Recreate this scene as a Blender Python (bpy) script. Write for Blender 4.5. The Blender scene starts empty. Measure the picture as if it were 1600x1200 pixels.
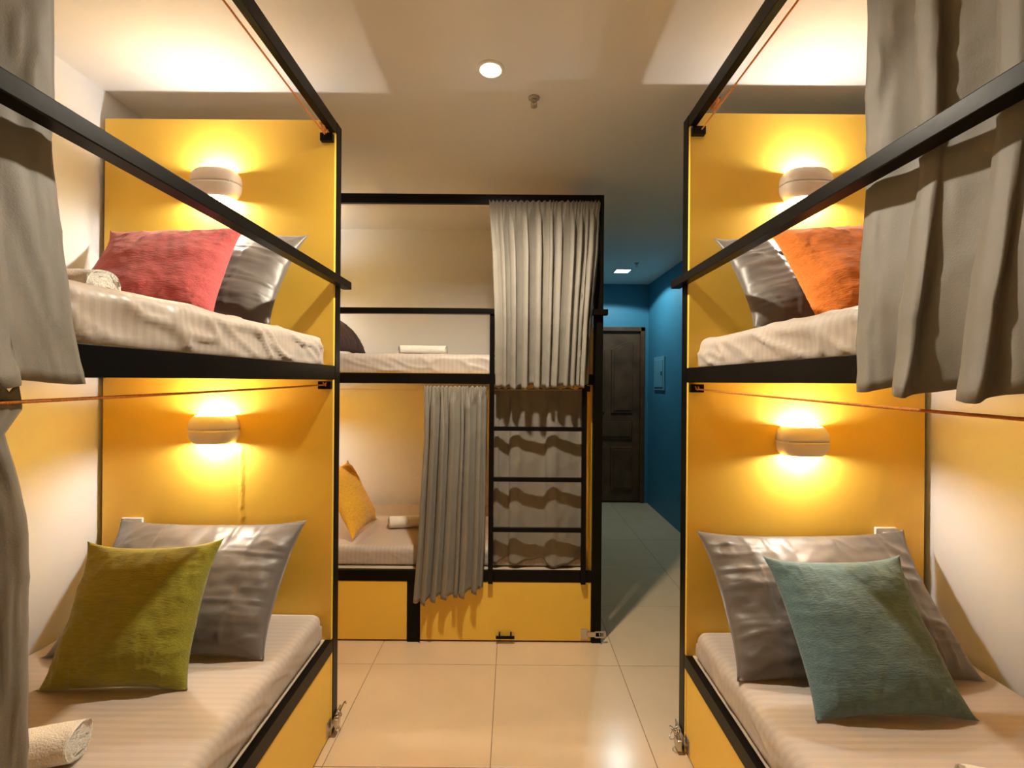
import bpy, bmesh, math, random
from mathutils import Vector, Matrix, noise
PI = math.pi
S = bpy.context.scene
C = S.collection

# ------------------------------------------------------------------ camera, world, exposure
H = 1.38                     # eye height
FPX = 722.0                  # focal length in pixels of a 1600 px wide frame
cam_d = bpy.data.cameras.new('camera')
cam = bpy.data.objects.new('camera', cam_d); C.objects.link(cam)
cam_d.sensor_width = 36.0; cam_d.lens = FPX/1600*36.0
cam_d.shift_y = -4.0/1600
cam_d.clip_start = 0.02
cam.matrix_world = Matrix.Translation((0, 0, H)) @ Matrix.Rotation(PI/2, 4, 'X') @ Matrix.Rotation(math.radians(0.45), 4, 'Z')
S.camera = cam
w = bpy.data.worlds.new('world'); S.world = w; w.use_nodes = True
w.node_tree.nodes['Background'].inputs[0].default_value = (0, 0, 0, 1)
w.node_tree.nodes['Background'].inputs[1].default_value = 1.0
S.view_settings.view_transform = 'Standard'; S.view_settings.look = 'None'
S.view_settings.gamma = 1.0; S.view_settings.use_curve_mapping = False
S.view_settings.exposure = 1.55
S.cycles.diffuse_bounces = 8; S.cycles.max_bounces = 12
SCONCE_UP, SCONCE_DOWN = 1.7, 2.35          # watts of each bedside lamp, upward / downward
SPOT_W = 54.0                              # aisle downlight
HALL_W = 14.0                              # corridor panel light
WARM = (0.98, 0.98, 0.98); SPOTC = (1.0, 0.88, 0.70); COOL = (0.74, 0.95, 1.0)

# ------------------------------------------------------------------ materials
MATS = {}
def mat(name, col, rough=0.5, var=0.0, vscale=4.0, bump=0.0, bscale=60.0, bstretch=(1,1,1), metal=0.0, sheen=0.0,
        emit=None, estr=0.0, stripe=None, spec=0.5, coat=0.0, detail=4.0, transl=0.0, vstretch=None):
    m = bpy.data.materials.new(name); m.use_nodes = True
    nt = m.node_tree; N = nt.nodes; L = nt.links
    b = N['Principled BSDF']
    b.inputs['Base Color'].default_value = (*col, 1); b.inputs['Roughness'].default_value = rough
    b.inputs['Metallic'].default_value = metal
    b.inputs['Specular IOR Level'].default_value = spec
    if sheen: b.inputs['Sheen Weight'].default_value = sheen
    if coat: b.inputs['Coat Weight'].default_value = coat; b.inputs['Coat Roughness'].default_value = 0.12
    if emit: b.inputs['Emission Color'].default_value = (*emit, 1); b.inputs['Emission Strength'].default_value = estr
    tc = N.new('ShaderNodeTexCoord')
    colsock = None
    if var > 0:
        n = N.new('ShaderNodeTexNoise'); n.inputs['Scale'].default_value = vscale; n.inputs['Detail'].default_value = detail
        if vstretch:
            mv = N.new('ShaderNodeMapping'); mv.inputs['Scale'].default_value = vstretch
            L.new(tc.outputs['Object'], mv.inputs['Vector']); L.new(mv.outputs['Vector'], n.inputs['Vector'])
        else: L.new(tc.outputs['Object'], n.inputs['Vector'])
        r = N.new('ShaderNodeMapRange'); r.inputs['From Min'].default_value = 0.3; r.inputs['From Max'].default_value = 0.7
        r.inputs['To Min'].default_value = 1-var; r.inputs['To Max'].default_value = 1+var
        L.new(n.outputs['Fac'], r.inputs['Value'])
        mx = N.new('ShaderNodeVectorMath'); mx.operation = 'SCALE'; mx.inputs[0].default_value = col
        L.new(r.outputs['Result'], mx.inputs['Scale']); colsock = mx.outputs[0]
    if stripe:
        axis, freq, amt = stripe
        wv = N.new('ShaderNodeTexWave'); wv.wave_type = 'BANDS'; wv.bands_direction = axis
        wv.inputs['Scale'].default_value = freq; wv.inputs['Distortion'].default_value = 0.35; wv.inputs['Detail'].default_value = 1.0
        wv.inputs['Detail Scale'].default_value = 0.4
        L.new(tc.outputs['Object'], wv.inputs['Vector'])
        r2 = N.new('ShaderNodeMapRange'); r2.inputs['From Min'].default_value = 0.4; r2.inputs['From Max'].default_value = 0.6
        r2.inputs['To Min'].default_value = 1-amt; r2.inputs['To Max'].default_value = 1+amt
        L.new(wv.outputs['Fac'], r2.inputs['Value'])
        m2 = N.new('ShaderNodeVectorMath'); m2.operation = 'SCALE'; m2.inputs[0].default_value = col
        if colsock: L.new(colsock, m2.inputs[0])
        L.new(r2.outputs['Result'], m2.inputs['Scale']); colsock = m2.outputs[0]
        r3 = N.new('ShaderNodeMapRange'); r3.inputs['To Min'].default_value = rough-0.1; r3.inputs['To Max'].default_value = rough+0.1
        L.new(wv.outputs['Fac'], r3.inputs['Value']); L.new(r3.outputs['Result'], b.inputs['Roughness'])
    if colsock: L.new(colsock, b.inputs['Base Color'])
    if bump > 0:
        mp = N.new('ShaderNodeMapping'); mp.inputs['Scale'].default_value = bstretch
        L.new(tc.outputs['Object'], mp.inputs['Vector'])
        n2 = N.new('ShaderNodeTexNoise'); n2.inputs['Scale'].default_value = bscale; n2.inputs['Detail'].default_value = 3.0
        L.new(mp.outputs['Vector'], n2.inputs['Vector'])
        bp = N.new('ShaderNodeBump'); bp.inputs['Strength'].default_value = bump; bp.inputs['Distance'].default_value = 0.004
        L.new(n2.outputs['Fac'], bp.inputs['Height']); L.new(bp.outputs['Normal'], b.inputs['Normal'])
    if transl > 0:
        out = N['Material Output']
        t = N.new('ShaderNodeBsdfTranslucent'); t.inputs['Color'].default_value = (*col, 1)
        ms = N.new('ShaderNodeMixShader'); ms.inputs['Fac'].default_value = transl
        L.new(b.outputs[0], ms.inputs[1]); L.new(t.outputs[0], ms.inputs[2]); L.new(ms.outputs[0], out.inputs['Surface'])
    MATS[name] = m
    return m
mat('yellow_paint', (0.86, 0.555, 0.075), 0.38, var=0.04, vscale=2.5, bump=0.12, bscale=9, bstretch=(1, 1, 2.2), spec=0.4)
mat('black_metal', (0.005, 0.004, 0.003), 0.3, var=0.2, vscale=8, bump=0.03, bscale=40, spec=0.13)
mat('wall_white', (0.82, 0.82, 0.81), 0.7, var=0.02, vscale=1.5, bump=0.06, bscale=80)
mat('ceiling_paint', (0.84, 0.815, 0.765), 0.6, var=0.02, vscale=1.2, bump=0.04, bscale=60)
mat('blue_paint', (0.045, 0.215, 0.315), 0.55, var=0.05, vscale=3, bump=0.06, bscale=80)
mat('tile', (0.66, 0.485, 0.30), 0.2, var=0.035, vscale=5, bump=0.015, bscale=30, spec=0.45)
mat('grout', (0.25, 0.17, 0.10), 0.9)
mat('plywood', (0.50, 0.41, 0.31), 0.6, var=0.08, vscale=8, bump=0.05, bscale=30, bstretch=(1, 8, 1))
mat('sheet', (0.48, 0.41, 0.35), 0.5, var=0.02, vscale=6, bump=0.05, bscale=220, stripe=('X', 14.0, 0.045), sheen=0.1)
mat('pillow_grey', (0.118, 0.099, 0.084), 0.44, var=0.06, vscale=14, bump=0.05, bscale=160, sheen=0.3, spec=0.5)
mat('pillow_plum', (0.060, 0.030, 0.034), 0.6, var=0.1, vscale=14, bump=0.05, bscale=160)
def woven(name, c): mat(name, c, 0.85, var=0.13, vscale=160, vstretch=(0.10, 1.0, 1.0), bump=0.5, bscale=260, bstretch=(0.25, 1.0, 1.0), sheen=0.25, detail=3)
woven('cushion_green', (0.24, 0.222, 0.008)); woven('cushion_red', (0.56, 0.088, 0.088))
woven('cushion_blue', (0.10, 0.175, 0.188)); woven('cushion_orange', (0.82, 0.205, 0.010)); woven('cushion_yellow', (0.78, 0.42, 0.03))
mat('curtain', (0.255, 0.228, 0.185), 0.6, var=0.03, vscale=8, bump=0.10, bscale=400, sheen=0.12, transl=0.12)
mat('towel', (0.82, 0.77, 0.68), 0.95, var=0.05, vscale=30, bump=0.7, bscale=260, sheen=0.3)
mat('lamp_shell', (0.78, 0.70, 0.62), 0.45, bump=0.03, bscale=60)
mat('bulb', (1, 0.9, 0.75), 0.4, emit=(1.0, 0.93, 0.80), estr=40.0)
mat('spot_lens', (1, 0.9, 0.8), 0.4, emit=(1.0, 0.84, 0.62), estr=45.0)
mat('led_panel', (0.9, 1, 1), 0.4, emit=(0.72, 0.96, 0.92), estr=2.6)
mat('white_plastic', (0.80, 0.77, 0.72), 0.4)
mat('dark_gap', (0.03, 0.028, 0.026), 0.7)
mat('steel', (0.62, 0.58, 0.52), 0.28, metal=1.0, bump=0.05, bscale=60)
mat('brass', (0.55, 0.45, 0.32), 0.3, metal=1.0)
mat('rope', (0.70, 0.25, 0.045), 0.8, bump=0.8, bscale=300, var=0.15, vscale=120)
mat('rope_pale', (0.85, 0.66, 0.40), 0.8, bump=0.6, bscale=300)
mat('door_wood', (0.105, 0.050, 0.022), 0.42, var=0.35, vscale=7, bump=0.1, bscale=14, bstretch=(10, 10, 1))
mat('sprinkler_metal', (0.50, 0.42, 0.33), 0.4, metal=0.3)
mat('panel_grey', (0.13, 0.33, 0.42), 0.5)

# ------------------------------------------------------------------ mesh helpers
def link(name, me, m=None, parent=None, smooth=False, loc=None):
    o = bpy.data.objects.new(name, me); C.objects.link(o)
    if m: me.materials.append(MATS[m])
    if smooth:
        for p in me.polygons: p.use_smooth = True
    if parent: o.parent = parent
    if loc is not None: o.location = loc
    return o
def tag(o, label, cat, group=None):
    o['label'] = label; o['category'] = cat
    if group: o['group'] = group
    return o
def empty(name, loc=(0, 0, 0), rz=0.0):
    o = bpy.data.objects.new(name, None); C.objects.link(o); o.location = loc; o.rotation_euler = (0, 0, rz)
    o.empty_display_size = 0.05
    return o
def bm_box(bm, a, b, bev=0.0):
    lo = [min(a[i], b[i]) for i in range(3)]; hi = [max(a[i], b[i]) for i in range(3)]
    t = bmesh.new()
    bmesh.ops.create_cube(t, size=1.0)
    for v in t.verts: v.co = Vector([(lo[i]+hi[i])/2 + v.co[i]*(hi[i]-lo[i]) for i in range(3)])
    if bev > 0: bmesh.ops.bevel(t, geom=list(t.edges), offset=bev, segments=2, affect='EDGES', profile=0.5)
    me = bpy.data.meshes.new('tmp'); t.to_mesh(me); t.free(); bm.from_mesh(me); bpy.data.meshes.remove(me)
def box(name, a, b, m, parent=None, bev=0.002, label=None):
    bm = bmesh.new(); bm_box(bm, a, b, bev)
    me = bpy.data.meshes.new(name); bm.to_mesh(me); bm.free()
    o = link(name, me, m, parent)
    if label: o['label'] = label
    return o
def boxes(name, lst, m, parent=None, bev=0.002):
    bm = bmesh.new()
    for a, b in lst: bm_box(bm, a, b, bev)
    me = bpy.data.meshes.new(name); bm.to_mesh(me); bm.free()
    return link(name, me, m, parent)
def grid_mesh(name, P, wrap_u=False, wrap_v=False):
    """P[j][i] -> quads"""
    nv, nu = len(P), len(P[0]); verts = [tuple(p) for r in P for p in r]; f = []
    for j in range(nv if wrap_v else nv-1):
        for i in range(nu if wrap_u else nu-1):
            i2, j2 = (i+1) % nu, (j+1) % nv
            f.append((j*nu+i, j*nu+i2, j2*nu+i2, j2*nu+i))
    me = bpy.data.meshes.new(name); me.from_pydata(verts, [], f); me.update()
    return me
def tube_pts(pts, r, n=8, twist=0.0):
    pts = [Vector(p) for p in pts]; P = []
    up = Vector((0, 0, 1))
    for k, p in enumerate(pts):
        t = (pts[min(k+1, len(pts)-1)] - pts[max(k-1, 0)]).normalized()
        a = t.cross(up)
        if a.length < 0.05: a = t.cross(Vector((1, 0, 0)))
        a.normalize(); b = t.cross(a)
        rr = r(k) if callable(r) else r
        P.append([p + (a*math.cos(2*PI*i/n+twist*k) + b*math.sin(2*PI*i/n+twist*k))*rr for i in range(n)])
    return P
def tube(name, pts, r, m, parent=None, n=8, smooth=True):
    P = tube_pts(pts, r, n); me = grid_mesh(name, P, wrap_u=True)
    bm = bmesh.new(); bm.from_mesh(me); bmesh.ops.holes_fill(bm, edges=[e for e in bm.edges if e.is_boundary]); bmesh.ops.recalc_face_normals(bm, faces=bm.faces)
    bm.to_mesh(me); bm.free()
    return link(name, me, m, parent, smooth)
def lathe(name, prof, m, parent=None, n=24, smooth=True, loc=None):
    P = [[(r*math.cos(2*PI*i/n), r*math.sin(2*PI*i/n), z) for i in range(n)] for r, z in prof]
    me = grid_mesh(name, P, wrap_u=True)
    bm = bmesh.new(); bm.from_mesh(me); bmesh.ops.remove_doubles(bm, verts=bm.verts, dist=1e-6); bmesh.ops.recalc_face_normals(bm, faces=bm.faces); bm.to_mesh(me); bm.free()
    return link(name, me, m, parent, smooth, loc)
def sm(t): t = max(0.0, min(1.0, t)); return t*t*(3-2*t)
def nz(x, y=0.0, z=0.0): return noise.noise(Vector((x, y, z)))

# ------------------------------------------------------------------ the setting
XL, XR, YB, YE, YN, ZC = -1.60, 1.562, 3.44, 5.29, -1.60, 2.504
XC = 0.50                                             # corridor side of the partition
def struct(o): o['kind'] = 'structure'; return o
struct(box('wall_left', (XL-0.1, YN, 0), (XL, YB, ZC), 'wall_white', bev=0))
struct(box('wall_right', (XR, YN, 0), (XR+0.1, 1.765, ZC), 'wall_white', bev=0))
struct(box('wall_corridor_right', (XR-0.004, 1.765, 0), (XR+0.1, YE, ZC), 'blue_paint', bev=0))
struct(box('wall_back', (XL-0.1, YB, 0), (XC, YB+0.08, ZC), 'wall_white', bev=0))
struct(box('wall_corridor_left', (XC-0.08, YB+0.08, 0), (XC, YE, ZC), 'blue_paint', bev=0))
struct(box('wall_front', (XL-0.1, YN-0.1, 0), (XR+0.1, YN, ZC), 'wall_white', bev=0))
struct(box('ceiling', (XL-0.1, YN-0.1, ZC), (XR+0.1, YE+0.1, ZC+0.1), 'ceiling_paint', bev=0))
DX0, DX1, DZ = 0.70, 1.505, 2.0                       # door opening
struct(boxes('wall_corridor_end', [((XC-0.08, YE, DZ), (XR+0.1, YE+0.1, ZC)), ((XC-0.08, YE, 0), (DX0, YE+0.1, DZ)), ((DX1, YE, 0), (XR+0.1, YE+0.1, DZ))], 'blue_paint', bev=0))
# floor with its tiles
floor = struct(box('floor', (XL-0.1, YN-0.1, -0.12), (XR+0.1, YE+0.12, -0.0025), 'grout', bev=0))
tile_me = {}
TX, TY, TS, GAP = -0.067, 2.25, 0.60, 0.0026
xs = sorted({XL, XR} | {TX+TS*k for k in range(-3, 4) if XL < TX+TS*k < XR})
ys = sorted({YN, YE} | {TY+TS*k for k in range(-8, 8) if YN < TY+TS*k < YE})
for i in range(len(xs)-1):
    for j in range(len(ys)-1):
        wx, wy = round(xs[i+1]-xs[i]-GAP, 4), round(ys[j+1]-ys[j]-GAP, 4)
        if wx < 0.02 or wy < 0.02: continue
        if (wx, wy) not in tile_me:
            bm = bmesh.new(); bm_box(bm, (-wx/2, -wy/2, -0.010), (wx/2, wy/2, 0), 0.0012)
            me = bpy.data.meshes.new('tile'); bm.to_mesh(me); bm.free(); me.materials.append(MATS['tile']); tile_me[(wx, wy)] = me
        t = bpy.data.objects.new('tile', tile_me[(wx, wy)]); C.objects.link(t); t.parent = floor
        t.location = ((xs[i]+xs[i+1])/2, (ys[j]+ys[j+1])/2, 0)
# door with frame and carved panels
door = struct(box('door_1', (DX0+0.035, YE+0.03, 0.012), (DX1-0.035, YE+0.07, DZ-0.035), 'door_wood'))
boxes('door_frame', [((DX0-0.012, YE-0.012, 0), (DX0+0.035, YE+0.09, DZ+0.012)), ((DX1-0.035, YE-0.012, 0), (DX1+0.012, YE+0.09, DZ+0.012)), ((DX0-0.012, YE-0.012, DZ-0.035), (DX1+0.012, YE+0.09, DZ+0.012))], 'door_wood', door, 0.003)
def arch_panel(x0, x1, z0, z1, arch, skew):
    """raised panel with a moulded rim; arched top"""
    for nm, inset, y0, y1 in (('panel_moulding', 0.0, YE+0.014, YE+0.034), ('door_panel', 0.03, YE+0.004, YE+0.032)):
        out = []
        a0, a1, b0, b1 = x0+inset, x1-inset, z0+inset, z1-inset
        out.append((a0, b0)); out.append((a1, b0))
        n = 10
        for k in range(n+1):
            u = k/n; x = a1+(a0-a1)*u
            zz = b1 - arch*(1-math.sin(PI*(0.5*u if skew > 0 else 0.5*(1-u)) if skew else PI*u)) if arch else b1
            out.append((x, zz))
        bm = bmesh.new()
        f = bm.faces.new([bm.verts.new((x, y1, z)) for x, z in out])
        r = bmesh.ops.extrude_face_region(bm, geom=[f])
        for v in r['geom']:
            if isinstance(v, bmesh.types.BMVert):
                v.co.y = y0; cx, cz = (a0+a1)/2, (b0+b1)/2
                v.co.x = cx+(v.co.x-cx)*0.93; v.co.z = cz+(v.co.z-cz)*0.97
        bmesh.ops.recalc_face_normals(bm, faces=bm.faces)
        me = bpy.data.meshes.new(nm); bm.to_mesh(me); bm.free(); link(nm, me, 'door_wood', door)
dm = (DX0+DX1)/2
arch_panel(DX0+0.11, dm-0.035, 1.02, 1.86, 0.10, 1); arch_panel(dm+0.035, DX1-0.11, 1.02, 1.86, 0.10, -1)
arch_panel(DX0+0.11, DX1-0.11, 0.73, 0.93, 0, 0)
arch_panel(DX0+0.11, dm-0.035, 0.14, 0.64, 0, 0); arch_panel(dm+0.035, DX1-0.11, 0.14, 0.64, 0, 0)
k = lathe('door_knob', [(0, -0.05), (0.022, -0.047), (0.028, -0.03), (0.018, -0.014), (0.011, 0.0), (0.026, 0.002), (0.026, 0.006), (0, 0.006)], 'brass', door, 16)
k.location = (DX0+0.085, YE+0.028, 1.0); k.rotation_euler = (-PI/2, 0, 0)

# ------------------------------------------------------------------ bunk beds
def bunk(name, loc, rz, m, W, dz, label, gate=True):
    """local x runs from the head end (0) to the foot end, y from the aisle face (0) to the wall, m mirrors x"""
    L = 2.0; root = empty(name, loc, rz)
    tag(root, label, 'bunk bed', 'steel framed bunk beds')
    def B(nm, a, b, mt='black_metal', par=root, bev=0.002):
        return box(nm, (m*a[0], a[1], a[2]), (m*b[0], b[1], b[2]), mt, par, bev)
    top = 2.385+dz; bt, bb = 1.436+dz, 1.381+dz; lt, lb = 0.377, 0.322
    if dz == 0 and m > 0: lt, lb = 0.365, 0.312
    for x in (0, L-0.05):
        for y in (0, W-0.025): B('post', (x, y, 0), (x+0.05, y+0.025, top))
    for y in (0.0005, W-0.0255):
        if y < 0.1: B('top_rail', (0.05, y, top-0.05), (L-0.05, y+0.025, top-0.0005))
        B('deck_beam', (0.05, y, bb), (L-0.05, y+0.025, bt))
        B('lower_rail', (0.05, y, lb), (L-0.05, y+0.025, lt))
    for x in (0.0005, L-0.0505):
        for nm, z0, z1 in (('top_rail', top-0.05, top-0.0005), ('deck_beam', bb, bt), ('lower_rail', lb, lt)):
            B(nm, (x, 0.025, z0), (x+0.05, W-0.025, z1))
    B('deck_board', (0.066, 0.0255, bt-0.022), (L-0.066, W-0.026, bt-0.007), 'yellow_paint')
    B('lower_deck_board', (0.066, 0.0255, lt-0.016), (L-0.066, W-0.026, lt+0.001), 'plywood')
    B('headboard', (0.0505, 0.0015, 0.004), (0.0655, W-0.014, top-0.001), 'yellow_paint')
    B('footboard', (L-0.0655, 0.027, 0.004), (L-0.0505, W-0.026, top-0.051), 'yellow_paint')
    # storage under the lower berth
    B('stub_post', (0.976, 0.0, 0), (1.040, 0.025, lb))
    for a, b, hx in ((0.054, 0.973, 0.085), (1.043, L-0.054, L-0.085)):
        d = B('drawer_front', (a, 0.004, 0.010), (b, 0.020, lb-0.003), 'yellow_paint')
        c = (a+b)/2
        h = boxes('handle', [((m*(c-0.049), -0.018, 0.028), (m*(c+0.049), -0.008, 0.042)), ((m*(c-0.034), -0.010, 0.030), (m*(c-0.026), 0.005, 0.056)), ((m*(c+0.026), -0.010, 0.030), (m*(c+0.034), 0.005, 0.056))], 'black_metal', d, 0.002)
        out = 1 if hx > 1 else -1
        boxes('hasp_plate', [((m*(hx-0.022), 0.001, 0.020), (m*(hx+0.018), 0.005, 0.075))], 'steel', d, 0.001)
        # slotted strap bent over the post
        pts = []
        x0, x1 = hx+0.012*out, hx+0.108*out
        bm = bmesh.new()
        for a2, b2 in (((x0, -0.006, 0.036), (x0+0.045*out, -0.002, 0.062)), ((x0+0.04*out, -0.006, 0.031), (x1, -0.002, 0.039)), ((x0+0.04*out, -0.006, 0.059), (x1, -0.002, 0.067)), ((x1-0.010*out, -0.006, 0.034), (x1+0.003*out, -0.002, 0.064))):
            bm_box(bm, (m*a2[0], a2[1], a2[2]), (m*b2[0], b2[1], b2[2]), 0.0012)
        me = bpy.data.meshes.new('hasp_strap'); bm.to_mesh(me); bm.free(); link('hasp_strap', me, 'steel', d)
        st = tube('hasp_staple', [(m*(hx+0.075*out), -0.001-0.020*math.sin(PI*q/8), 0.049+0.011*math.cos(PI*q/8)) for q in range(9)], 0.0028, 'steel', d, 6)
    # guard rail and ladder fixed on the outside
    gz0, gz1 = 1.746+dz, 1.776+dz
    B('guard_rail', (-0.022, -0.036, gz0), (1.427, -0.0005, gz1))
    B('guard_rail', (1.888, -0.036, gz0), (L+0.018, -0.0005, gz1))
    for x in (1.402, 1.888):
        B('ladder_stile', (x, -0.0265, 0.320), (x+0.025, -0.001, gz0))
    for z in (0.602, 0.866, 1.132): B('rung', (1.427, -0.0255, z-0.011), (1.888, -0.0025, z+0.011))
    for z in (top-0.090, bb-0.036):
        for xx in (0.0655, L-0.0655-0.022): B('rope_bracket', (xx, 0.004, z), (xx+0.022, 0.052, z+0.030))
    return root
WL, WR = -XL-0.689-0.006, XR-0.654-0.010
bunk('bunk_bed', (-0.689, 1.85, 0), PI/2, -1, WL, 0.0, 'black steel bunk bed holding the green and the red cushion')
bunk('bunk_bed', (0.654, 1.784, 0), -PI/2, 1, WR, 0.0, 'black steel bunk bed holding the blue and the orange cushion')
bunk('bunk_bed', (-1.52, 2.44, 0), 0, 1, YB-2.44-0.02, -0.016, 'black steel bunk bed with ladder facing the aisle, under the ceiling downlight')

# ------------------------------------------------------------------ mattresses
def mattress(name, size, loc, rz, seed, label, wr=0.004):
    lx, ly, lz = size
    bm = bmesh.new(); bmesh.ops.create_cube(bm, size=1.0)
    bmesh.ops.subdivide_edges(bm, edges=list(bm.edges), cuts=1, use_grid_fill=True)
    bm.free()
    # six subdivided faces mapped to a rounded box
    verts, faces, key = [], [], {}
    nx, ny, nzz = 190, 60, 14
    def add(p):
        kk = tuple(round(c, 5) for c in p)
        if kk not in key:
            key[kk] = len(verts); verts.append(Vector(p))
        return key[kk]
    def lin(n, l): return [-l/2+l*i/n for i in range(n+1)]
    X, Y, Z = lin(nx, lx), lin(ny, ly), lin(nzz, lz)
    for z, fl in ((-lz/2, True), (lz/2, False)):
        for i in range(nx):
            for j in range(ny):
                q = [add((X[i], Y[j], z)), add((X[i+1], Y[j], z)), add((X[i+1], Y[j+1], z)), add((X[i], Y[j+1], z))]
                faces.append(q[::-1] if fl else q)
    for y, fl in ((-ly/2, False), (ly/2, True)):
        for i in range(nx):
            for k in range(nzz):
                q = [add((X[i], y, Z[k])), add((X[i+1], y, Z[k])), add((X[i+1], y, Z[k+1])), add((X[i], y, Z[k+1]))]
                faces.append(q[::-1] if fl else q)
    for x, fl in ((-lx/2, True), (lx/2, False)):
        for j in range(ny):
            for k in range(nzz):
                q = [add((x, Y[j], Z[k])), add((x, Y[j+1], Z[k])), add((x, Y[j+1], Z[k+1])), add((x, Y[j], Z[k+1]))]
                faces.append(q[::-1] if fl else q)
    out = []
    for p in verts:
        r = 0.034 if p.z > 0 else 0.012
        c = Vector((max(-lx/2+r, min(lx/2-r, p.x)), max(-ly/2+r, min(ly/2-r, p.y)), max(-lz/2+r, min(lz/2-r, p.z))))
        d = p-c; n = d.normalized() if d.length > 1e-9 else Vector((0, 0, 0))
        q = c+n*min(r, d.length) if d.length > r else p.copy()
        if d.length < 1e-9: n = Vector((0, 0, 1))
        side = 1.0-abs(n.z)
        a = nz(p.x*3+seed, p.y*3, p.z*3)
        wx = p.x+0.05*nz(p.x*6, p.z*6, seed); ridge = 1-abs(nz((wx*0.8+p.z*1.6)*8+seed*3, p.y*3, p.z*5-wx*4)*4.5)
        ridge2 = 1-abs(nz((p.x-p.z*1.2)*5+seed*7, p.y*2.2+seed, p.z*4)*2.2)
        near = sm((0.75-abs(p.x+lx/2 if seed % 2 else p.x+lx/2))/0.5)
        h = wr*(0.6*a + side*1.0*max(0, ridge)**1.6 + (1-side)*0.55*max(0, ridge2)**5 + side*0.7*max(0, 1-abs(nz((p.x+p.z*2.2)*4.2+seed*5, seed, 0.3)*3.0))**6 + side*0.25*nz(p.x*22, p.y*22, p.z*30+seed))
        if n.z < -0.05: h = min(h, 0.0)*(1+n.z)
        out.append(q+n*h)
    me = bpy.data.meshes.new(name); me.from_pydata([tuple(v) for v in out], [], faces); me.update()
    o = link(name, me, 'sheet', None, True); o.location = loc; o.rotation_euler = (0, 0, rz)
    tag(o, label, 'mattress', 'single mattresses in grey striped sheets')
    return o
ML = 1.830; zt = 1.434+0.002
def bed_mat(side, z0, z1, seed, label, wr):
    if side == 'L': y1, x = 1.771, -(0.689+0.028+(WL-0.064)/2); mattress('mattress', (ML, WL-0.064, z1-z0), (x, y1-ML/2, (z0+z1)/2), PI/2, seed, label, wr)
    if side == 'R': y1, x = 1.703, (0.654+0.028+(WR-0.064)/2); mattress('mattress', (ML, WR-0.064, z1-z0), (x, y1-ML/2, (z0+z1)/2), -PI/2, seed, label, wr)
    if side == 'B': mattress('mattress', (ML, 0.885, z1-z0), (-1.52+0.082+ML/2, 2.44+0.052+0.4425, (z0+z1)/2), 0, seed, label, wr)
bed_mat('L', 0.383, 0.492, 1, 'grey striped mattress under the green cushion', 0.004)
bed_mat('L', 1.4325, 1.548, 2, 'grey striped mattress under the red cushion', 0.009)
bed_mat('R', 0.371, 0.474, 3, 'grey striped mattress under the blue cushion', 0.004)
bed_mat('R', 1.4325, 1.542, 4, 'grey striped mattress under the orange cushion', 0.008)
bed_mat('B', 0.383, 0.484, 5, 'grey striped mattress under the yellow cushion', 0.003)
bed_mat('B', 1.4165, 1.526, 6, 'grey striped mattress on the upper berth behind the ladder, with plum pillow', 0.006)

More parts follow.
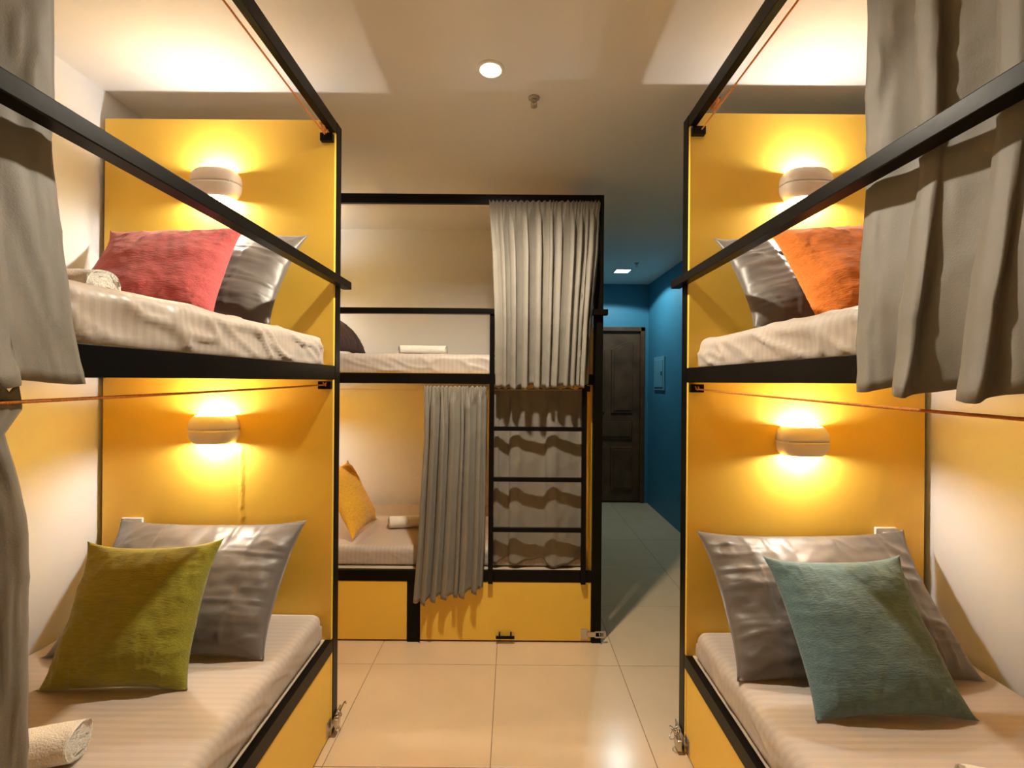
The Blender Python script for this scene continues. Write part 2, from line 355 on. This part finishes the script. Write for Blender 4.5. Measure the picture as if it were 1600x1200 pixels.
# ------------------------------------------------------------------ pillows and cushions
def pillow(name, wd, hg, th, m, bot, topp, ax, seed, label, cat, group, pinch=0.07, creases=(), wr=1.0, tilt=0.0, nu=84, nv=64, sag=0.2, ear=0.03, back=0.35, rest=None):
    """bot/topp: world centres of the bottom and top edge; ax: world direction of the width"""
    rnd = random.Random(seed)
    bot, topp, ax = Vector(bot), Vector(topp), Vector(ax).normalized()
    yv = (topp-bot); yv.normalize(); zv = ax.cross(yv).normalized(); ax = yv.cross(zv).normalized()
    def prof(t, p=2.6): return max(0.0, 1-abs(t)**p)**0.62
    def pt(u, v, s):
        x = wd/2*u*(1-pinch*(1-v*v)*abs(u)**3); y = hg/2*v*(1-pinch*0.8*(1-u*u)*abs(v)**3)
        cf = (abs(u)*abs(v))**5; x += math.copysign(ear*0.5*cf, u); y += math.copysign(ear*0.5*cf, v)
        t = th/2*prof(u)*prof(v)*(1-sag*v)
        edge = 1-prof(u, 6)*prof(v, 6)
        # puckers running in from the edges, broad dents, fine wrinkles
        r1 = (1-abs(nz(u*5.0+seed, v*1.6, s*3.1))*2.4)
        r2 = (1-abs(nz(u*1.6, v*5.5+seed*2.3, s*1.7))*2.4)
        rr = (max(0, r1)**4*max(0, abs(v)-0.3)+max(0, r2)**4*max(0, abs(u)-0.3))
        t2 = 0.010*wr*nz(u*2.1+seed*1.7, v*2.1, s) + 0.0075*wr*rr + 0.0035*wr*nz(u*7+seed, v*7, s*2)
        for kind, c, a, wdt in creases:
            d = (u-c-0.03*nz(v*2+c*9, seed)) if kind == 'u' else (v-c-0.04*nz(u*2+c*9, seed))
            t2 += a*math.exp(-(d/wdt)**2)*(0.7+0.5*nz(u*3+c, v*3))
        z = (1.25 if s > 0 else -back)*t + s*t2*min(1.0, 3.0*prof(u)*prof(v))
        # the piece rests bent: its lower end flares forward
        bend = 0.02*(1-v*v)
        ca, sa = math.cos(tilt), math.sin(tilt)
        x, y = x*ca-y*sa, x*sa+y*ca
        return Vector((x, y, z-bend*0.4))
    def par(i, n):
        t = -1+2*i/n
        return math.copysign(abs(t)**0.85, t) if abs(t) < 1 else t
    P = []
    verts, faces = [], []
    idx = {}
    for s in (1, -1):
        for j in range(nv+1):
            for i in range(nu+1):
                edge = i in (0, nu) or j in (0, nv)
                if edge and (i, j, 1) in idx: idx[(i, j, s)] = idx[(i, j, 1)]; continue
                idx[(i, j, s)] = len(verts); verts.append(pt(par(i, nu), par(j, nv), s))
        for j in range(nv):
            for i in range(nu):
                q = [idx[(i, j, s)], idx[(i+1, j, s)], idx[(i+1, j+1, s)], idx[(i, j+1, s)]]
                faces.append(q if s > 0 else q[::-1])
    me = bpy.data.meshes.new(name); me.from_pydata([tuple(v) for v in verts], [], faces); me.update()
    o = link(name, me, m, None, True)
    M = Matrix((ax, yv, zv)).transposed().to_4x4()
    M.translation = (bot+topp)/2
    if rest is not None:                               # cloth flattens where it meets the mattress
        Mi = M.inverted()
        for vt in me.vertices:
            wp = M @ vt.co
            if wp.z < rest: wp.z = rest; vt.co = Mi @ wp
    o.matrix_world = M
    tag(o, label, cat, group)
    return o
CR = (('v', 0.42, 0.006, 0.022), ('v', -0.30, 0.005, 0.020), ('u', 0.38, 0.0055, 0.016), ('u', 0.62, 0.004, 0.014), ('u', -0.40, 0.005, 0.016))
CR2 = (('v', 0.40, 0.005, 0.02), ('u', -0.62, 0.007, 0.018), ('u', 0.66, 0.005, 0.016), ('v', -0.35, 0.004, 0.02), ('u', 0.2, 0.003, 0.016))
G1, G2 = 'grey bed pillows', 'woven throw cushions'
# left bunk
pillow('bed_pillow', 0.675, 0.44, 0.15, 'pillow_grey', (-1.125, 1.480, 0.520), (-1.125, 1.725, 0.815), (1, 0, 0), 11, 'grey pillow leaning on the yellow headboard behind the green cushion', 'pillow', G1, 0.045, CR, rest=0.498)
pillow('throw_cushion', 0.40, 0.395, 0.125, 'cushion_green', (-1.132, 1.320, 0.512), (-1.136, 1.470, 0.828), (1, 0.02, 0), 12, 'olive green woven square cushion propped on a grey pillow', 'cushion', G2, 0.07, wr=0.9, tilt=0.02, rest=0.498)
pillow('bed_pillow', 0.70, 0.44, 0.14, 'pillow_grey', (-1.135, 1.490, 1.574), (-1.135, 1.725, 1.900), (1, 0, 0), 13, 'grey pillow leaning on the yellow headboard behind the red cushion', 'pillow', G1, 0.045, CR, rest=1.558)
pillow('throw_cushion', 0.41, 0.40, 0.115, 'cushion_red', (-1.085, 1.345, 1.569), (-1.115, 1.520, 1.840), (1, 0.02, 0), 14, 'coral red woven square cushion propped on a grey pillow', 'cushion', G2, 0.04, wr=0.8, rest=1.558)
# right bunk
pillow('bed_pillow', 0.735, 0.45, 0.15, 'pillow_grey', (1.068, 1.425, 0.501), (1.062, 1.668, 0.808), (1, 0, 0), 15, 'grey pillow leaning on the yellow headboard behind the blue cushion', 'pillow', G1, 0.045, CR2, wr=1.3, rest=0.480)
pillow('throw_cushion', 0.415, 0.41, 0.115, 'cushion_blue', (1.040, 1.255, 0.496), (1.034, 1.470, 0.800), (1, 0, 0), 16, 'teal blue woven square cushion propped on a grey pillow', 'cushion', G2, 0.05, wr=0.75, rest=0.480)
pillow('bed_pillow', 0.70, 0.44, 0.14, 'pillow_grey', (1.098, 1.430, 1.569), (1.098, 1.668, 1.878), (1, 0, 0), 17, 'grey pillow leaning on the yellow headboard behind the orange cushion', 'pillow', G1, 0.045, CR2, wr=1.2, rest=1.552)
pillow('throw_cushion', 0.41, 0.41, 0.115, 'cushion_orange', (1.048, 1.275, 1.565), (1.028, 1.460, 1.852), (1, -0.02, 0), 18, 'bright orange woven square cushion propped on a grey pillow', 'cushion', G2, 0.04, wr=0.9, rest=1.552)
# bunk across the aisle, head end on the left
pillow('bed_pillow', 0.66, 0.44, 0.15, 'pillow_plum', (-1.00, 2.86, 1.545), (-1.33, 2.86, 1.86), (0, 1, 0), 19, 'dark plum pillow standing at the head of the upper berth beside the rolled towel', 'pillow', None, 0.05, rest=1.534)
pillow('throw_cushion', 0.41, 0.41, 0.12, 'cushion_yellow', (-0.870, 2.76, 0.500), (-1.06, 2.78, 0.86), (0, 1, 0), 20, 'yellow woven square cushion standing at the head of the lower berth', 'cushion', G2, 0.06, rest=0.490)

# ------------------------------------------------------------------ rolled towels
def towel(loc, dirv, length, r, seed, label, squash=0.86, taper=0.0):
    n, nl = 40, 30; P = []
    turns = 3.2
    def rad(a, t):
        k = a/(2*PI)
        rr = r*(1+0.10*(k-0.5))                      # one overlapping edge
        return rr*(1+0.05*nz(math.cos(a)*1.3+seed, math.sin(a)*1.3, t*3)+0.025*nz(t*14, a*2+seed))*(1-taper*t)
    rings = []
    for q, s in ((0.0, 0.05), (0.0, 0.3), (0.004, 0.55), (0.004, 0.8), (0.0, 0.94)): rings.append((q, s, True))
    ts = [0.012]+[0.03+0.94*i/nl for i in range(nl+1)]+[0.988]
    def ring(t, s, cap, dx=0.0):
        row = []
        for i in range(n):
            a = 2*PI*i/n; rr = rad(a, t)*s
            off = dx
            row.append(Vector((t*length+off, math.cos(a)*rr, math.sin(a)*rr*squash+ r*squash)))
        return row
    ends = [0.03, 0.18, 0.32, 0.46, 0.60, 0.74, 0.88, 0.97]
    def cap(t, sgn):
        rows = []
        for s in ends:
            row = ring(t, s, True)
            for i in range(n):
                a = 2*PI*i/n
                row[i].x += sgn*0.008*math.cos(2*PI*(s*turns)-a)*min(1, 2.5*s)
            rows.append(row)
        return rows
    P = cap(0.0, -1)+[ring(t, 1.0, False) for t in ts]+cap(1.0, 1)[::-1]
    me = grid_mesh('rolled_towel', P, wrap_u=True)
    bm = bmesh.new(); bm.from_mesh(me); bmesh.ops.holes_fill(bm, edges=[e for e in bm.edges if e.is_boundary]); bmesh.ops.recalc_face_normals(bm, faces=bm.faces); bm.to_mesh(me); bm.free()
    o = link('rolled_towel', me, 'towel', None, True)
    d = Vector(dirv).normalized(); o.location = loc; o.rotation_euler = (0, 0, math.atan2(d.y, d.x))
    tag(o, label, 'towel', 'rolled white towels'); return o
towel((-1.30, 0.985, 0.4955), (1, 0.32, 0), 0.31, 0.046, 1, 'white rolled towel on the mattress in front of the green cushion')
towel((-1.28, 1.05, 1.557), (1, 0.08, 0), 0.33, 0.044, 2, 'white rolled towel on the mattress in front of the red cushion')
towel((0.99, 0.99, 0.4775), (1, -0.25, 0), 0.30, 0.046, 3, 'white rolled towel on the mattress in front of the blue cushion')
towel((-0.66, 2.72, 1.5305), (1, 0.06, 0), 0.27, 0.034, 4, 'white rolled towel on the upper berth behind the ladder')
towel((-0.735, 2.80, 0.4885), (1, 0.16, 0), 0.29, 0.040, 5, 'white rolled towel on the lower berth beside the yellow cushion')

# ------------------------------------------------------------------ curtains
def curtain(rows, nrm, nf, amp, seed, label, group, over=0.35, header=0.03, nvv=70, lead=0.0, tail=0.0, slope=0.0, wid=(0.3, 1.7), drift=0.010, scal=0.010):
    """rows: (z, (x,y) start, (x,y) end, amplitude factor) from the top down; lead/tail: share of flat cloth at the edges"""
    rnd = random.Random(seed); nu = nf*18
    nrm = Vector((*nrm, 0)).normalized()
    ztop, zbot = rows[0][0], rows[-1][0]
    wds = [wid[0]+rnd.random()*(wid[1]-wid[0]) for _ in range(nf)]; tot = sum(wds); cum = [0]
    for q in wds: cum.append(cum[-1]+q/tot)
    amps = [(0.55+0.6*rnd.random())*(nf*q/tot)**0.6 for q in wds]; amps.append(amps[-1])
    births = [0.02+0.20*rnd.random()**2 for _ in range(nf+1)]      # how far below the heading each fold opens
    def fold(s):
        for k in range(nf):
            if s <= cum[k+1] or k == nf-1: return k+(s-cum[k])/(cum[k+1]-cum[k])
    def lerp_rows(z):
        for a, b in zip(rows, rows[1:]):
            if z >= b[0]-1e-9:
                t = max(0.0, (a[0]-z)/(a[0]-b[0])); break
        L2 = lambda p, q: Vector((p[0]+(q[0]-p[0])*t, p[1]+(q[1]-p[1])*t, 0))
        return L2(a[1], b[1]), L2(a[2], b[2]), a[3]+(b[3]-a[3])*t
    P = []
    for j in range(nvv+1):
        v = j/nvv; z = ztop+(zbot-ztop)*(v**1.25)
        A, Bq, af = lerp_rows(z); row = []
        T = (Bq-A); ln = T.length; T.normalize()
        for i in range(nu+1):
            s = i/nu
            s2 = s+drift*nz(s*3+seed, v*2.2)*v
            ph = fold(max(0, min(1, s2)))
            kf = int(min(nf-1, ph)); fr = ph-kf
            a_loc = amps[kf]*(1-fr)+amps[kf+1]*fr
            ed = 1.0
            if lead: ed *= 0.12+0.88*sm(s/lead)
            if tail: ed *= 0.12+0.88*sm((1-s)/tail)
            hf = sm((ztop-z-0.015)/(0.05+births[kf]))
            ph2 = ph+0.13*math.sin(2*PI*ph)
            c = math.sin(2*PI*ph2+0.7*nz(v*1.5, kf*3.7+seed)*v)
            big = math.copysign(abs(c)**0.8, c)*a_loc*ed
            small = (math.sin(2*PI*ph*2.4+seed+1.5*nz(s*30, seed))*0.5+0.4*nz(s*90, seed, v*6))*(0.3+0.7*ed)
            d = amp*af*(big*hf+small*(1-hf)*0.45)
            d += amp*0.30*nz(s*4+seed, v*3.5, 1.3)*hf*af + 0.0035*nz(s*9+v*7, v*6+seed, 4.2)*hf
            cr = 1-abs(nz(s*6+v*5+seed, v*9-s*4, 7.7))*3.2          # soft creases
            d += 0.0022*max(0, cr)**3*hf
            tx = -over*ln/nf*0.5*math.sin(4*PI*ph2+1.2)*hf*min(0.8, a_loc)*min(1.0, af)*ed
            zz = z+slope*(s-0.5)*v
            if v > 0.4: zz += (scal*1.2*nz(s*nf*0.55+seed, 2.2)-scal*big)*sm((v-0.4)/0.6)
            if ztop-z < header: zz += (0.005*math.sin(2*PI*ph*2.4+1)+0.006*nz(s*80, seed+3))*(1-(ztop-z)/header)
            p = A+T*(s*ln+tx)+nrm*d
            p.z = zz
            row.append(p)
        P.append(row)
    for j in range(nvv-1, nvv+1):                       # turned hem
        for p in P[j]: p += nrm*0.0014
    me = grid_mesh('curtain', P)
    o = link('curtain', me, 'curtain', None, True)
    md = o.modifiers.new('cloth', 'SOLIDIFY'); md.thickness = 0.0016; md.offset = 0
    tag(o, label, 'curtain', group); return o
GC = 'grey privacy curtains'
# left bunk: the upper one hangs behind the guard rail and over the deck beam
curtain([(2.328, (-0.724, 0.724), (-0.724, 0.47), 1.0), (1.80, (-0.718, 0.718), (-0.718, 0.47), 0.7), (1.735, (-0.714, 0.714), (-0.714, 0.47), 0.4), (1.455, (-0.666, 0.698), (-0.662, 0.47), 0.5), (1.370, (-0.650, 0.699), (-0.646, 0.47), 0.9)],
        (1, 0), 2, 0.012, 31, 'grey curtain pulled aside on the upper berth with the red cushion', GC, over=0.2, lead=0.5, scal=0.006)
curtain([(1.366, (-0.716, 0.670), (-0.716, 0.47), 0.8), (1.335, (-0.716, 0.676), (-0.716, 0.47), 0.8), (1.30, (-0.714, 0.650), (-0.714, 0.47), 1.0), (1.23, (-0.712, 0.667), (-0.712, 0.47), 1.0), (1.15, (-0.705, 0.672), (-0.705, 0.47), 1.0), (0.95, (-0.690, 0.660), (-0.690, 0.47), 1.0), (0.50, (-0.664, 0.636), (-0.664, 0.47), 0.8), (0.20, (-0.655, 0.628), (-0.655, 0.47), 0.8)],
        (1, 0), 3, 0.012, 32, 'grey curtain pulled aside on the lower berth with the green cushion', GC, over=0.2, lead=0.3)
# right bunk, upper berth
curtain([(2.328, (0.692, 0.905), (0.692, 0.40), 1.0), (1.80, (0.684, 0.892), (0.684, 0.40), 0.8), (1.735, (0.678, 0.886), (0.678, 0.40), 0.5), (1.46, (0.628, 0.842), (0.622, 0.40), 1.2), (1.364, (0.608, 0.806), (0.600, 0.40), 2.0)],
        (-1, 0), 4, 0.013, 33, 'grey curtain hanging in wide folds on the upper berth with the orange cushion', GC, over=0.35, lead=0.22, wid=(0.8, 1.2), drift=0.02)
# back bunk
curtain([(2.326, (-0.128, 2.424), (0.456, 2.418), 0.8), (2.05, (-0.106, 2.402), (0.440, 2.400), 1.0), (1.70, (-0.090, 2.374), (0.410, 2.374), 1.0), (1.352, (-0.084, 2.368), (0.390, 2.368), 1.0)],
        (0, -1), 11, 0.023, 34, 'gathered grey curtain hanging over the ladder top', GC, over=0.55, lead=0.16, slope=0.012)
curtain([(1.350, (-0.462, 2.428), (-0.134, 2.428), 0.8), (1.10, (-0.455, 2.420), (-0.136, 2.420), 1.0), (0.55, (-0.482, 2.402), (-0.142, 2.406), 1.0), (0.262, (-0.502, 2.390), (-0.150, 2.400), 1.0)],
        (0, -1), 7, 0.026, 35, 'gathered grey curtain hanging over the yellow drawer beside the ladder', GC, over=0.6, lead=0.16, slope=0.06)
curtain([(1.345, (-0.095, 2.482), (0.390, 2.482), 1.0), (0.9, (-0.095, 2.480), (0.390, 2.480), 1.0), (0.412, (-0.095, 2.477), (0.390, 2.477), 0.5)],
        (0, -1), 3, 0.013, 36, 'grey curtain drawn shut behind the ladder rungs', GC, over=0.1, scal=0.02)

# ------------------------------------------------------------------ ropes carrying the curtains
def rope(a, b, sagz, label, m='rope', r=0.0028, knot=None):
    a, b = Vector(a), Vector(b); root = empty('curtain_rope', a)
    tag(root, label, 'rope', 'curtain ropes')
    pts = []
    n = 30
    for k in range(n+1):
        t = k/n; p = a.lerp(b, t)-a; p.z -= sagz*4*t*(1-t); pts.append(p)
    tube('cord', pts, r, m, root, 8)
    for kp, big in (knot or []):
        kp = Vector(kp)-a; q = []
        for k in range(60):
            t = k/59*2*PI*3
            q.append(kp+Vector((math.sin(t*0.66)*0.010*big, math.cos(t*1.1)*0.016*big+0.010*(k/59-0.5), math.sin(t)*0.013*big)))
        tube('knot', q, r*0.95, m, root, 6)
    return root
rope((-0.722, 1.782, 2.318), (-0.722, -0.04, 2.330), 0.004, 'orange cord under the top rail above the red cushion', knot=[((-0.722, 1.755, 2.335), 1.2)])
rope((-0.712, 1.778, 1.362), (-0.712, -0.04, 1.340), 0.004, 'orange cord stretched under the deck beam above the green cushion', knot=[((-0.715, 1.772, 1.362), 0.6)])
rope((0.690, 1.715, 2.312), (0.690, -0.10, 2.330), 0.004, 'orange cord under the top rail above the orange cushion', knot=[((0.688, 1.58, 2.336), 1.0)])
rope((0.676, 1.712, 1.358), (0.676, -0.10, 1.330), 0.006, 'pale orange cord stretched under the deck beam above the blue cushion', knot=[((0.678, 1.706, 1.358), 0.6)])
rope((-1.46, 2.432, 2.312), (0.458, 2.424, 2.316), 0.014, 'thin pale cord carrying the curtain over the ladder top', 'rope_pale', 0.0016)
rope((-1.45, 2.478, 1.330), (0.41, 2.478, 1.338), 0.002, 'thin pale cord carrying the curtains beside and behind the ladder', 'rope_pale', 0.0016)

# ------------------------------------------------------------------ bedside lamps
def sconce(loc, rz, label, power=1.0):
    """wall plane is local y=0, lamp stands out towards -y"""
    root = empty('wall_lamp', loc, rz); tag(root, label, 'lamp', 'rounded up-and-down wall lamps')
    hw, hh, dp = 0.088, 0.052, 0.068
    def shell(nm, z0, z1, k=1.0):
        nA, nZ = 28, 8; Po, Pi_ = [], []
        for j in range(nZ+1):
            z = z0+(z1-z0)*j/nZ; f = 1-0.24*abs(z/hh)**3.2
            row = []
            for i in range(nA+1):
                a = PI*i/nA
                c, s = math.cos(a), math.sin(a)
                row.append(Vector((k*hw*f*math.copysign(abs(c)**0.75, c), -k*dp*(1-0.16*abs(z/hh)**3)*abs(s)**0.5+0.0016, z)))
            Po.append(row)
        me = grid_mesh(nm, Po); o = link(nm, me, 'lamp_shell', root, True)
        md = o.modifiers.new('wall', 'SOLIDIFY'); md.thickness = 0.003; md.offset = 0
        return o
    shell('upper_shade', 0.0014, hh); shell('lower_shade', -hh, -0.0014)
    shell('seam_band', -0.012, 0.012, 0.955)
    boxes('mounting_plate', [((-0.060, -0.006, -0.040), (0.060, 0.0, 0.040)), ((-0.074, -0.055, -0.003), (0.074, -0.002, 0.003))], 'lamp_shell', root, 0.001)
    for sg in (1, -1):
        b = lathe('bulb', [(0, 0.018), (0.010, 0.016), (0.016, 0.008), (0.017, -0.004), (0.010, -0.012), (0, -0.013)], 'bulb', root, 16)
        b.rotation_euler = (0 if sg > 0 else PI, 0, 0)
        b.location = (0, -0.036, sg*0.008)
        ld = bpy.data.lights.new('lamp_light', 'POINT'); ld.energy = (SCONCE_UP if sg > 0 else SCONCE_DOWN)*power; ld.color = WARM; ld.shadow_soft_size = 0.012
        lo = bpy.data.objects.new('lamp_light', ld); C.objects.link(lo); lo.parent = root; lo.location = (0, -0.038, sg*0.0395); ld.shadow_soft_size = 0.012
    return root
YLP, YRP = 1.7825, 1.7165
sconce((-1.137, YLP, H+0.742), 0, 'lit white wall lamp on the headboard above the red cushion')
sconce((-1.137, YLP, H-0.192), 0, 'lit white wall lamp on the headboard above the green cushion')
sconce((1.076, YRP, H+0.728), 0, 'lit white wall lamp on the headboard above the orange cushion')
sconce((1.070, YRP, H-0.210), 0, 'lit white wall lamp on the headboard above the blue cushion')
sconce((-1.52+0.0680, 2.95, H+0.72), PI/2, 'white wall lamp on the headboard above the plum pillow')
sconce((-1.52+0.0680, 2.95, H-0.20), PI/2, 'white wall lamp on the headboard above the yellow cushion')

# rippled cable cover painted over below the lamp above the green cushion
hb = [o for o in bpy.data.objects if o.name == 'headboard'][0]
P = []
for j in range(60):
    t = j/59; row = []
    for i in range(15):
        u = i/14; w_ = 0.5-0.5*math.cos(2*PI*u)
        # bunk space: x along the bed (mirrored), y across, z up
        row.append((-0.0650-0.0034*w_*(0.45+0.9*abs(nz(j*0.42, u*1.5, 3.3))+0.5*abs(nz(j*1.1, u*3)))*min(1, 6*t, 6*(1-t)), 0.352-0.020+0.040*u+0.004*nz(j*0.2, 9), H-0.235-0.36*t))
    P.append(row)
link('cable_cover', grid_mesh('cable_cover', P), 'yellow_paint', hb.parent, True)

# ------------------------------------------------------------------ sockets
def socket(loc, label):
    root = empty('wall_socket', loc); tag(root, label, 'socket', 'white wall sockets')
    box('cover_plate', (-0.040, -0.010, -0.043), (0.040, 0, 0.043), 'white_plastic', root, 0.003)
    box('switch', (-0.015, -0.014, -0.022), (0.015, -0.009, 0.026), 'white_plastic', root, 0.002)
    boxes('outlet_slots', [((-0.010, -0.0146, -0.008), (-0.007, -0.0138, 0.008)), ((0.007, -0.0146, -0.008), (0.010, -0.0138, 0.008))], 'dark_gap', root, 0)
socket((-1.455, YLP, H-0.578), 'white socket plate on the headboard beside the pillow with the green cushion')
socket((1.388, YRP, H-0.572), 'white socket plate on the headboard beside the pillow with the blue cushion')

# ------------------------------------------------------------------ padlock on the right bunk
pr = empty('padlock', (0.637, 1.735, 0.012)); tag(pr, 'small steel padlock hanging at the foot of the bed with the blue cushion', 'padlock')
box('lock_body', (-0.013, -0.024, 0.0), (0.005, 0.020, 0.040), 'steel', pr, 0.004)
tube('shackle', [(-0.004, -0.002-0.015*math.cos(PI*q/12), 0.036+0.028*math.sin(PI*q/12)) for q in range(13)], 0.0032, 'brass', pr, 8)
tube('key_ring', [(-0.012-0.022*abs(math.sin(2*PI*q/24)), 0.0+0.018*math.cos(2*PI*q/24), 0.055+0.022*math.sin(2*PI*q/24)) for q in range(25)], 0.0018, 'steel', pr, 6)
pk = empty('open_padlock', (-0.682, 1.80, 0.030)); tag(pk, 'opened steel padlock hooked on the hasp below the green cushion', 'padlock')
box('lock_body', (0.004, -0.020, 0.008), (0.020, 0.014, 0.040), 'steel', pk, 0.004)
tube('shackle', [(0.012+0.030*q/12, 0.010+0.020*math.sin(PI*q/12), 0.040+0.045*math.sin(PI*q/24)) for q in range(13)], 0.0028, 'brass', pk, 8)
lathe('keyway', [(0, 0.0), (0.008, 0.0), (0.008, 0.004), (0, 0.004)], 'brass', pk, 12, loc=(0.012, -0.003, 0.041))

# ------------------------------------------------------------------ ceiling fittings
def downlight(loc, watts, label):
    root = empty('ceiling_downlight', loc); tag(root, label, 'light')
    lathe('trim_ring', [(0.036, -0.002), (0.036, -0.006), (0.048, -0.005), (0.050, 0.0), (0.036, 0.0)], 'white_plastic', root, 32)
    lathe('lens', [(0, -0.004), (0.020, -0.004), (0.035, -0.002), (0.036, 0.0)], 'spot_lens', root, 24)
    ld = bpy.data.lights.new('spot_light', 'SPOT'); ld.energy = watts; ld.color = SPOTC; ld.spot_size = math.radians(165); ld.spot_blend = 0.7; ld.shadow_soft_size = 0.036
    lo = bpy.data.objects.new('spot_light', ld); C.objects.link(lo); lo.parent = root; lo.location = (0, 0, -0.012)
downlight((-0.086, 1.663, ZC), SPOT_W, 'round recessed ceiling downlight glowing over the aisle')
def sprinkler(loc, m, label):
    root = empty('sprinkler_head', loc); root.scale = (0.95, 0.95, 0.72); tag(root, label, 'sprinkler', 'ceiling sprinkler heads')
    lathe('escutcheon', [(0, 0), (0.024, 0), (0.023, -0.006), (0.015, -0.010), (0, -0.010)], m, root, 20)
    lathe('body', [(0, -0.010), (0.012, -0.010), (0.012, -0.022), (0.008, -0.026), (0, -0.026)], m, root, 12)
    for s in (-1, 1): tube('frame_arm', [(s*0.008, 0, -0.024), (s*0.012, 0, -0.034), (s*0.006, 0, -0.046)], 0.0022, m, root, 6)
    lathe('deflector', [(0, -0.046), (0.014, -0.046), (0.014, -0.049), (0, -0.049)], m, root, 16)
sprinkler((0.078, 1.83, ZC), 'sprinkler_metal', 'small bronze sprinkler head on the ceiling beside the aisle downlight')
sprinkler((1.165, 4.35, ZC), 'sprinkler_metal', 'small sprinkler head on the corridor ceiling beside the square light')
hl = empty('square_ceiling_light', (1.10, 4.64, ZC)); tag(hl, 'square white panel light on the corridor ceiling before the door', 'light')
boxes('frame', [((-0.085, -0.085, -0.010), (0.085, -0.070, 0)), ((-0.085, 0.070, -0.010), (0.085, 0.085, 0)), ((-0.085, -0.070, -0.010), (-0.070, 0.070, 0)), ((0.070, -0.070, -0.010), (0.085, 0.070, 0))], 'white_plastic', hl, 0.001)
box('diffuser', (-0.070, -0.070, -0.006), (0.070, 0.070, -0.001), 'led_panel', hl, 0)
ld = bpy.data.lights.new('panel_light', 'SPOT'); ld.energy = HALL_W; ld.color = COOL; ld.spot_size = math.radians(146); ld.spot_blend = 0.12; ld.shadow_soft_size = 0.05
lo = bpy.data.objects.new('panel_light', ld); C.objects.link(lo); lo.parent = hl; lo.location = (0, 0, -0.015)

# ------------------------------------------------------------------ breaker box on the blue wall
eb = empty('breaker_box', (XR-0.004, 4.86, H+0.095)); tag(eb, 'flat pale blue breaker box on the blue corridor wall', 'breaker box')
box('housing', (-0.016, -0.165, -0.175), (0, 0.165, 0.175), 'panel_grey', eb, 0.003)
box('cover_door', (-0.024, -0.135, -0.145), (-0.015, 0.135, 0.145), 'panel_grey', eb, 0.003)
box('latch', (-0.030, -0.125, -0.02), (-0.023, -0.105, 0.02), 'dark_gap', eb, 0.001)
